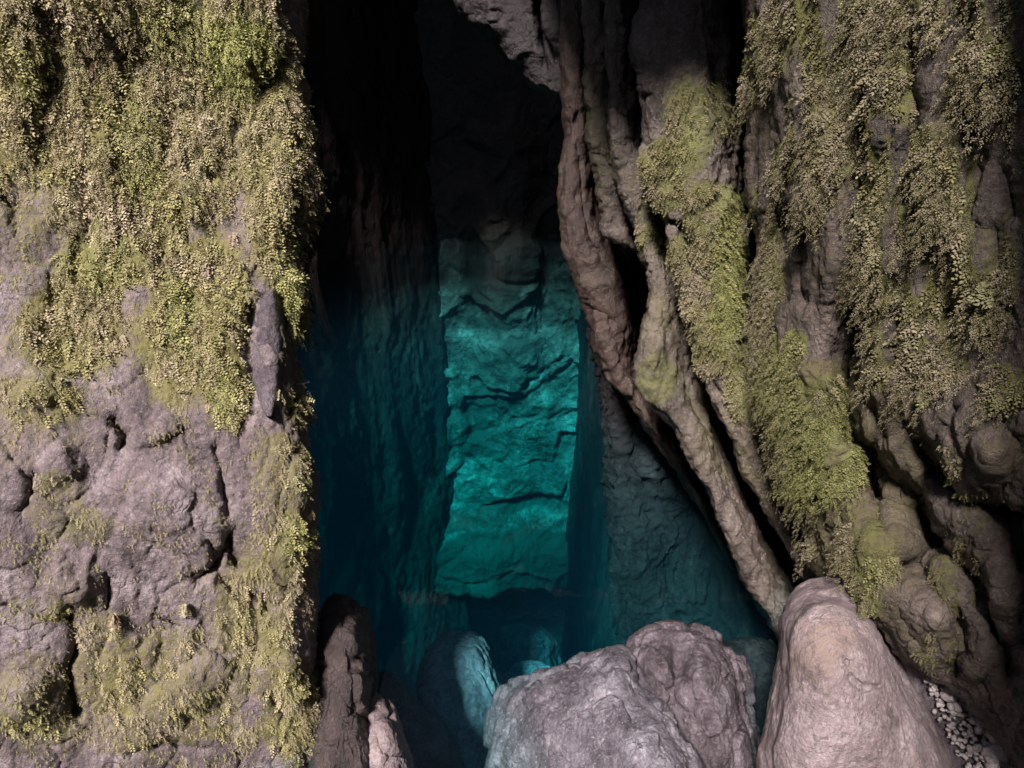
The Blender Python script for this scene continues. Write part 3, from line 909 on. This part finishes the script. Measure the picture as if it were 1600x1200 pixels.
# ------------------------------------------------------------------ the ribbed wall
ribs = empty('ribbed_wall', tuple(unproj(1080, 900, 3.8)))
tag(ribs, 'wall of dark brown rock ribs leaning down to the right beside the pool', 'rock wall')
def rib(left, right, Yf, mat, label=None, moss=None, lime=None, count=0, lens=(.012, .028), seed=1, **kw):
    def af(px, py, V):
        m = (mask(px, py, moss, 12) if moss else 0 * px) + .10 * fbm(V, 5, 3)
        l = mask(px, py, lime, 8) if lime else 0 * px
        p = np.clip(.35 + .7 * fbm(V, 2.0, 3, off=3.0), 0, 1)
        return np.stack([np.clip(m, 0, 1), l, p], -1)
    o, D = row_body('rib', left, right, Yf, mat, attrf=af, **kw)
    if label: o['label'] = label
    child(o, ribs)
    if count:
        rg = np.random.RandomState(seed)
        v, c = moss_on(D, count, lens, rg, thr=.35, tan=.15, dark=.1)
        return o, D, (v, c)
    return o, D, None

MV, MC = [], []
# wide mossy rib
oA, dA, mA = rib([(1010,-120),(1000,0),(985,60),(1000,130),(1006,200),(1000,250),(1020,300),(1040,345),(1045,400),(1065,440),(1085,500),(1098,570),(1122,631),(1140,670),(1152,702),(1162,739),(1188,781),(1216,828),(1260,900)],
    [(1125,-120),(1128,0),(1136,60),(1150,140),(1154,280),(1158,420),(1168,540),(1176,617),(1188,688),(1207,744),(1222,800),(1250,850),(1290,930)],
    lambda x, y: 3.55 - .0003 * (y - 400) - .0008 * (x - 1080), M_rib, 'broad rib with a lime green moss streak down its middle',
    moss=[(1075,200,50,110,.65),(1040,270,50,70,.9),(1125,160,30,60,.7),(1110,330,60,60,.8),(1090,430,60,90,.95),(1140,420,32,140,1.1),(1110,520,40,80,.8),(1150,600,26,80,.85),(1170,560,18,110,.5)],
    lime=[(1140,400,30,180,.95),(1080,180,26,70,.45),(1155,590,20,70,.5)], count=24000, seed=11,
    roll=(.12, .50), rollw=(.12, .40), thick=.8,
    feats=[([(1010,150),(1005,210),(1030,260)],6,-.05), ([(1112,90),(1118,190),(1135,260),(1160,300)],7,-.07), ([(1030,335),(1060,350),(1075,370)],8,-.10), ([(1075,380),(1090,430),(1105,490)],5,-.04),
           ([(1055,100),(1070,200),(1100,300),(1140,420),(1150,560),(1185,720)],26,.09), ([(1145,100),(1150,250)],8,-.06), ([(1108,540),(1120,600),(1150,660)],6,-.07)])
MV.append(mA[0]); MC.append(mA[1])
# narrow ribs left of it
oA2, dA2, mA2 = rib([(950,-120),(945,0),(950,80),(955,150),(952,200),(962,250),(972,290),(983,330),(1000,370),(1020,400),(1040,430),(1062,470),(1080,520)],
    [(1010,-120),(1005,0),(1000,80),(1008,160),(1005,220),(1022,280),(1035,330),(1050,380),(1062,410),(1075,450),(1092,500),(1096,560)],
    lambda x, y: 3.95 + 0 * x, M_rib, 'narrow wrinkled rib with a small yellow moss patch',
    moss=[(1020,370,22,34,.95),(1005,330,20,40,.5)], lime=[(1020,372,22,34,.8)], count=1800, seed=12, roll=(.08, .40), rollw=(.18, .7), thick=.6,
    feats=[([(985,60),(978,150),(990,230)],5,-.03), ([(960,170),(985,190)],4,-.025)])
MV.append(mA2[0]); MC.append(mA2[1])
rib([(918,-120),(915,0),(918,80),(916,150),(922,200),(930,250),(938,290),(944,330),(946,362),(975,378),(1000,392)],
    [(962,-120),(958,0),(962,80),(958,150),(968,200),(975,250),(985,300),(994,345),(1000,370),(1006,384),(1008,396)],
    lambda x, y: 4.25 + 0 * x, M_rib, 'tapering grey brown rib with a blunt broken tip', roll=(.08, .35), rollw=(.18, .7), thick=.6,
    feats=[([(940,240),(960,270)],4,-.02), ([(975,355),(990,375)],4,-.03)])
# diagonal rib: blunt nose, then a long edge running down
oD, dD, mD = rib([(1004,372),(1012,420),(1016,455),(1010,490),(999,540),(994,575),(996,602),(1018,628),(1050,655),(1072,690),(1090,730),(1110,775),(1128,815),(1148,860),(1172,915),(1205,975),(1240,1040)],
    [(1040,372),(1056,420),(1070,470),(1080,510),(1092,565),(1106,612),(1114,664),(1142,735),(1168,791),(1190,840),(1218,890),(1244,930),(1270,980),(1300,1040),(1310,1050)],
    lambda x, y: 3.75 - .0010 * (y - 550), M_rib, 'diagonal rib swelling into a pale olive nose half way up',
    moss=[(1025,590,42,56,.55)], lime=[(1025,590,40,48,.25)], roll=(.10, .60), rollw=(.16, .78), thick=.7,
    feats=[([(1020,500),(1025,580),(1030,600)],22,.07), ([(1045,500),(1062,560),(1075,620),(1092,660)],6,-.04), ([(1130,760),(1140,780)],6,-.03)])
# the brown curtain at the water
rib([(876,-120),(880,0),(882,70),(880,150),(886,215),(878,260),(876,330),(882,390),(902,440),(922,490),(934,540),(952,590),(980,620),(1006,665),(1050,720),(1100,800),(1150,900)],
    [(930,-120),(930,0),(932,100),(932,200),(940,300),(962,380),(990,433),(1000,480),(996,520),(992,560),(1004,610),(1040,665),(1080,730),(1110,800),(1150,870),(1200,960)],
    lambda x, y: 4.75 - .0005 * (y - 300) + .0009 * (x - 950), M_brown, 'smooth wet brown curtain of rock nearest the pool', roll=(.22, .60), rollw=(.30, .65), thick=1.0,
    feats=[([(900,180),(905,300),(920,380),(950,430)],6,-.04), ([(895,330),(925,400),(965,440)],12,.05), ([(925,480),(960,500),(985,560)],4,-.03), ([(950,500),(965,560)],6,-.03)], dispk=.8)
# submerged continuation of the curtain
rib([(925,470),(938,560),(945,640),(950,720),(955,800),(962,880),(968,960),(975,1050),(980,1140)],
    [(1010,470),(1020,560),(1060,640),(1110,720),(1150,800),(1190,880),(1215,960),(1240,1050),(1260,1140)],
    lambda x, y: 5.6 - .0022 * (y - 600) + .0012 * (x - 1000), M_dark2, 'submerged foot of the ribs, folded and blue under the water', kind='rib', roll=(.5, .3), rollw=(.3, .3), thick=1.2, dispk=2.2,
    feats=[([(960,560),(985,640),(990,720),(1010,800)],7,-.10), ([(985,600),(1020,680),(1040,740)],7,-.10), ([(990,830),(1000,900),(1020,960)],16,.12), ([(1010,640),(1060,720),(1080,800)],9,.08)])
# recess rock behind the ribs closes the slots
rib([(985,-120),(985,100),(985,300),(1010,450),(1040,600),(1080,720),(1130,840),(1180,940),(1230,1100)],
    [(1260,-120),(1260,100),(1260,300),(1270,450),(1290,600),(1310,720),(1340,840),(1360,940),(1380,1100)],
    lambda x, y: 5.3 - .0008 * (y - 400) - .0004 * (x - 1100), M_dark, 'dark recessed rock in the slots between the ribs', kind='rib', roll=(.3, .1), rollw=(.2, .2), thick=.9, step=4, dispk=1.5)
MM = build_fronds('moss', MV, MC, 'lime and olive moss growing on the broad middle rib', gain=.8)

# ------------------------------------------------------------------ hanging rock
def at_plain(m0=0.0, p0=.2, l0=.2):
    def f(px, py, V):
        return np.stack([np.clip(m0 + .25 * fbm(V, 4, 3), 0, 1), 0 * px + l0, np.clip(p0 + .5 * fbm(V, 2.5, 3), 0, 1)], -1)
    return f
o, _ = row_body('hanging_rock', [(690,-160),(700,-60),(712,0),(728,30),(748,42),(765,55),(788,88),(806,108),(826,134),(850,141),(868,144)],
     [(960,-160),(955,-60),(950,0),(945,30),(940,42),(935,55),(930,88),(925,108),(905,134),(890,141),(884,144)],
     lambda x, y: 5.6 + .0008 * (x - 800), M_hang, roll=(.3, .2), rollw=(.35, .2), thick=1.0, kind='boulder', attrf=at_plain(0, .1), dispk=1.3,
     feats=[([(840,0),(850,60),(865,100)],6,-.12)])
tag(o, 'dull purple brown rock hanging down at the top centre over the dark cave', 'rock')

# ------------------------------------------------------------------ boulders
def boulder(name, label, outline, Y0, mat, at=None, group=None, **kw):
    o, D = blob_body(name, outline, Y0, mat, attrf=at or at_plain(), **kw)
    return tag(o, label, 'boulder', group), D
boulder('boulder', 'large smooth pink grey boulder with a rounded top in the lower right foreground',
     [(1180,1330),(1183,1180),(1200,1110),(1214,1040),(1222,1000),(1220,965),(1240,930),(1262,911),(1290,904),(1318,907),(1345,924),(1372,948),(1388,985),(1405,1025),(1428,1070),(1450,1105),(1478,1160),(1510,1230),(1540,1330)],
     2.55, M_boulder, at_plain(0.02, .30), T=(.55, .5), tilt=(.02, -.10), centre=(1330,1150), kind='boulder', dispk=.8, nth=420, nr=300, p=3.0, rim=(.86, .05),
     feats=[([(1225,955),(1270,925),(1330,930),(1370,970),(1400,1020)],7,-.03), ([(1330,1060),(1345,1070),(1375,1072)],4,-.03), ([(1320,1030),(1350,1045)],5,-.015)])
boulder('boulder', 'pale grey flaky boulder sloping into the water at the bottom centre',
     [(750,1330),(762,1200),(772,1110),(782,1080),(806,1066),(850,1056),(886,1046),(915,1030),(955,1016),(978,1014),(1000,1050),(1040,1100),(1090,1180),(1130,1330)],
     2.68, M_slate, at_plain(0, .1), T=(.5, .5), tilt=(-.20, -.20), centre=(920,1180), kind='slate', dispk=1.1, nth=420, nr=240, p=2.8,
     feats=[([(800,1130),(830,1090)],5,-.02), ([(905,1120),(940,1100),(960,1090)],4,-.03)])
boulder('boulder', 'purple grey ridged boulder touching the big pink boulder',
     [(985,1010),(1008,990),(1050,981),(1095,984),(1122,998),(1142,1020),(1160,1060),(1178,1130),(1200,1200),(1210,1330),(1040,1330),(1020,1180),(1003,1090)],
     2.74, M_slate2, at_plain(0, .0), T=(.45, .5), tilt=(.03, -.15), centre=(1105,1150), kind='slate', dispk=1.2, nth=380, nr=220, p=2.6,
     feats=[([(1062,1000),(1050,1080),(1060,1160),(1050,1230)],12,-.07), ([(1100,990),(1110,1080),(1130,1150),(1160,1250)],26,.08), ([(1160,1030),(1180,1120),(1190,1250)],16,-.09)])
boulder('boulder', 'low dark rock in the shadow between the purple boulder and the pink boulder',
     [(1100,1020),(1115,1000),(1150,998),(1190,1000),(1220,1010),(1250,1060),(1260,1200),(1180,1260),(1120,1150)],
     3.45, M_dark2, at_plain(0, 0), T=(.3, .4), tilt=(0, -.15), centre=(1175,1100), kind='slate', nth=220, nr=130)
boulder('boulder', 'dark reddish rock leaning at the foot of the left cliff',
     [(480,1330),(490,1100),(492,985),(505,945),(528,926),(550,930),(566,950),(578,990),(584,1040),(580,1080),(600,1180),(615,1330)],
     2.72, M_dark3, at_plain(0, .2), T=(.4, .5), tilt=(.05, -.20), centre=(535,1130), kind='slate', dispk=1.2, nth=300, nr=180, p=2.4,
     feats=[([(532,975),(545,1030),(550,1090)],14,.08), ([(556,960),(566,1010),(572,1050)],5,-.06)])
boulder('boulder', 'pinkish grey pointed rock beside the dark reddish rock',
     [(545,1330),(552,1180),(556,1100),(572,1078),(592,1080),(608,1100),(620,1140),(636,1190),(650,1240),(670,1330)],
     2.45, M_boulder, at_plain(0, .2), T=(.22, .30), tilt=(.05, -.22), centre=(600,1210), kind='slate', dispk=.9, nth=280, nr=160, p=2.4)
boulder('boulder', 'long dark slab dipping into the water right of the pinkish rock',
     [(590,1130),(588,1075),(598,1046),(618,1052),(640,1078),(664,1100),(690,1128),(712,1165),(732,1215),(750,1330),(640,1330),(625,1220)],
     3.25, M_slate, at_plain(0, .1), T=(.2, .4), tilt=(.1, -.22), centre=(655,1190), kind='boulder', nth=260, nr=150, p=2.4)
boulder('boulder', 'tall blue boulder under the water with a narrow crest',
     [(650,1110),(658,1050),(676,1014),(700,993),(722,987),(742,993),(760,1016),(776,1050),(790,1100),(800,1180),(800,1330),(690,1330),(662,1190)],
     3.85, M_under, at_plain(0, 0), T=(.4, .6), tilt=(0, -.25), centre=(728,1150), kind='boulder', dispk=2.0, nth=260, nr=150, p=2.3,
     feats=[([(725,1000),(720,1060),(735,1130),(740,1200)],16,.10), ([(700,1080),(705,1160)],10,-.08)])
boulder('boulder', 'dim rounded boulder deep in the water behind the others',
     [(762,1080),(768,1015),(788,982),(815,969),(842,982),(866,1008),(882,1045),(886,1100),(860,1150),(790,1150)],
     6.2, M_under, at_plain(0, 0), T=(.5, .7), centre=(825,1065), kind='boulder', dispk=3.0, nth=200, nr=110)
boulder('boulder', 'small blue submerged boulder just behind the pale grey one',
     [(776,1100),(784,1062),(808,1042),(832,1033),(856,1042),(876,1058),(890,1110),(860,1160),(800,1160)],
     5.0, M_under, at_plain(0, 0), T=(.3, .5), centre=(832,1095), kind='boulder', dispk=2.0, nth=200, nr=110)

# ------------------------------------------------------------------ pebbles at the foot of the right wall
M_pebble = rock_material('pale_pebble', (.28, .24, .235), (.48, .43, .42), (.62, .57, .56), stretch=(1, 1, 1), rough=.7, speck=.3)
def ico(sub=2):
    import bmesh
    bm = bmesh.new(); bmesh.ops.create_icosphere(bm, subdivisions=sub, radius=1.0)
    V = np.array([v.co[:] for v in bm.verts]); Fq = np.array([[v.index for v in f.verts] for f in bm.faces]); bm.free()
    return V, Fq
def gravel_pt(px, py):
    return unproj(px, py, np.interp(py, [1020, 1250], [2.42, 2.16]))
iv, ifc = ico(1)
rg = np.random.RandomState(9)
GV, GF = [], []
for k in range(900):
    t = rg.uniform(0, 1); py = 1025 + 240 * t
    px = 1432 + .50 * (py - 1025) + rg.uniform(-10, 130)
    c = gravel_pt(px, py); r = rg.uniform(.006, .014)
    v = iv * (1 + .25 * rg.normal(size=(len(iv), 1))) * r * np.array([1.2, 1, .8])
    a = rg.uniform(0, 6.28); ca, sa = math.cos(a), math.sin(a)
    v = v @ np.array([[ca, -sa, 0], [sa, ca, 0], [0, 0, 1]]) + c + rg.normal(size=3) * .008
    GF.append(ifc + len(iv) * len(GV)); GV.append(v)
o = make_mesh('gravel', np.concatenate(GV), np.concatenate(GF), M_pebble, smooth=False)
tag(o, 'fine pale gravel between the pink boulder and the right wall', 'gravel', kind='stuff')
def gslope(u, v):
    py = 1000 + 330 * v; px = 1415 + .50 * (py - 1025) + 230 * u
    return gravel_pt(px, py) + np.array([0, .05, -.02])
o, _ = sheet('gravel_slope', gslope, 40, 60, M_slate2, kind='boulder', dispk=.5, back=(0, .3, -.3), flip=True)
tag(o, kind='structure')
iv, ifc = ico(3)
protos = []
for k in range(5):
    sc3 = rg.uniform(.65, 1.25, 3)
    v = iv * sc3
    c1, c2, cv = cellular(iv + k * 7.7, (1.3, 1.3, 1.3))
    v = v * (1 + .22 * (cv - .5) + .12 * fbm(iv * 1.3 + k, 1, 3))[:, None]
    protos.append(v)
first = {}
npeb = 0
for k in range(110):
    py = 1045 + 190 * rg.uniform(); px = 1440 + .50 * (py - 1025) + rg.uniform(0, 100) * min(1, (py - 1000) / 120)
    r = rg.uniform(.012, .026) if rg.uniform() < .85 else rg.uniform(.028, .042)
    c = gravel_pt(px, py) + np.array([0, -.012 - r * .4, .006])
    i = k % 5
    if i not in first:
        po = make_mesh('pebble', protos[i], ifc, M_pebble, smooth=True)
        # centre the mesh on its own origin
        me = po.data
        first[i] = po
    else:
        po = first[i].copy(); C.objects.link(po)
    po.location = c; po.scale = (r, r, r); po.rotation_euler = tuple(rg.uniform(-.6, .6, 3) + np.array([0, 0, rg.uniform(0, 6)]))
    tag(po, 'pale angular pebble in the gravel beside the pink boulder', 'pebble', 'pebbles at the foot of the right wall')

# ------------------------------------------------------------------ single plants on the rock
def fern(loc, n, L, col, label, down=1.0, name='fern', group=None, seed=0, cat='fern', spread=.9):
    rr = np.random.RandomState(seed)
    P = np.repeat(np.array(loc, float)[None], n, 0) + rr.normal(size=(n, 3)) * .004
    N = np.repeat(np.array([[-.1, -1, 0.1]]), n, 0) + rr.normal(size=(n, 3)) * .35
    Ls = rr.uniform(.6, 1.1, n) * L
    v, c = fronds(P, N, Ls, np.repeat(np.array(col)[None], n, 0), rr, pairs=8, width=.22, droop=down, out=.55, spread=spread)
    o = make_mesh(name, v, np.arange(len(v)).reshape(-1, 4), M_leaf, c, smooth=False)
    tag(o, label, cat, group)
    return o
def on_face(D, px, py):
    """Nearest front point of a wall to a photo position."""
    V = D[0][np.unique(D[1])]
    qx, qy = proj(V)
    return V[np.argmin((qx - px) ** 2 + (qy - py) ** 2)]
FERNS = [(D_cliff, 150, 95, 'pinkish dry fern near the top of the left cliff', (.42, .30, .22)),
         (D_cliff, 75, 140, 'pinkish dry fern near the upper left corner of the photo', (.36, .28, .2)),
         (D_cliff, 365, 365, 'dry pinkish fern under the tan moss column of the left cliff', (.40, .30, .22)),
         (D_cliff, 325, 410, 'pinkish fern left of the smooth purple stone nub', (.42, .33, .26)),
         (D_cliff, 65, 560, 'pale tan fern by the left edge, half way up', (.40, .33, .22)),
         (D_cliff, 100, 590, 'pale fern cluster over a dark gap on the left cliff', (.40, .36, .22)),
         (D_cliff, 435, 605, 'small pale fern under the smooth stone nub', (.40, .36, .22)),
         (D_cliff, 180, 955, 'curled tan fern hanging above the long crack', (.44, .36, .25)),
         (D_cliff, 290, 940, 'small pale fern right of the curled tan one', (.38, .34, .22)),
         (D_cliff, 190, 525, 'dry fern in the middle of the left cliff', (.38, .31, .2)),
         (D_outer, 1555, 55, 'yellow green fern near the top right corner', (.26, .26, .10)),
         (D_outer, 1440, 600, 'yellow green fern tuft hanging lowest on the right wall', (.27, .27, .11)),
         (D_outer, 1590, 590, 'fern tuft hanging at the right edge of the photo', (.27, .26, .12)),
         (D_outer, 1365, 380, 'pale fern in the middle of the right wall moss', (.27, .25, .13)),
         (D_outer, 1540, 440, 'big pale fern low on the right wall moss', (.28, .27, .13)),
         (D_outer, 1275, 175, 'pale fern high on the left part of the right wall', (.27, .24, .14))]
for i, (D, px, py, lab, col) in enumerate(FERNS):
    p = on_face(D, px, py)
    fern(p + np.array([0, -.015, 0]), 9 if D is D_cliff else 14, .05 if D is D_cliff else .06, np.array(col) * (.8 if D is D_cliff else .55), lab, seed=i, group='ferns on the cliffs')
# little white sprig sticking out of the cliff edge
p = on_face(D_cliff, 462, 600)
q = unproj(482, 597, p[1] + .02)
tw = []
rr = np.random.RandomState(2)
bV, bF = ico(1)
VV, FF = [], []
def tube(a, b, r):
    a, b = np.array(a), np.array(b); d = (b - a) / np.linalg.norm(b - a)
    s_ = np.cross(d, [0, 0, 1.0]); s_ /= np.linalg.norm(s_); t_ = np.cross(d, s_)
    for base in (a, b):
        pass
    n0 = sum(len(x) for x in VV)
    ang = np.arange(6) * np.pi / 3
    ringv = np.cos(ang)[:, None] * s_ + np.sin(ang)[:, None] * t_
    VV.append(np.vstack([a + ringv * r, b + ringv * r]))
    FF.append(np.array([[n0 + k, n0 + (k + 1) % 6, n0 + 6 + k] for k in range(6)] + [[n0 + (k + 1) % 6, n0 + 6 + (k + 1) % 6, n0 + 6 + k] for k in range(6)]))
def ball(c, r):
    n0 = sum(len(x) for x in VV)
    VV.append(bV * r + np.array(c)); FF.append(bF + n0)
m1 = p * .45 + q * .55 + np.array([0, -.01, 0])
tube(p, m1, .0016); tube(m1, q, .0014); tube(m1, m1 + np.array([.012, -.01, -.012]), .0012)
ball(q, .0055); ball(m1 + np.array([.012, -.01, -.012]), .005); ball(m1, .004)
Mw, ntw = new_mat('pale_seed'); bw = NB(ntw); pw = bw.n('BsdfPrincipled'); pw.inputs['Base Color'].default_value = (.75, .62, .62, 1); pw.inputs['Roughness'].default_value = .5
ow = bw.n('OutputMaterial'); bw.l(pw.outputs[0], ow.inputs['Surface'])
o = make_mesh('seed_sprig', np.concatenate(VV), np.concatenate(FF), Mw)
tag(o, 'tiny white seed sprig sticking out of the left cliff edge', 'plant')
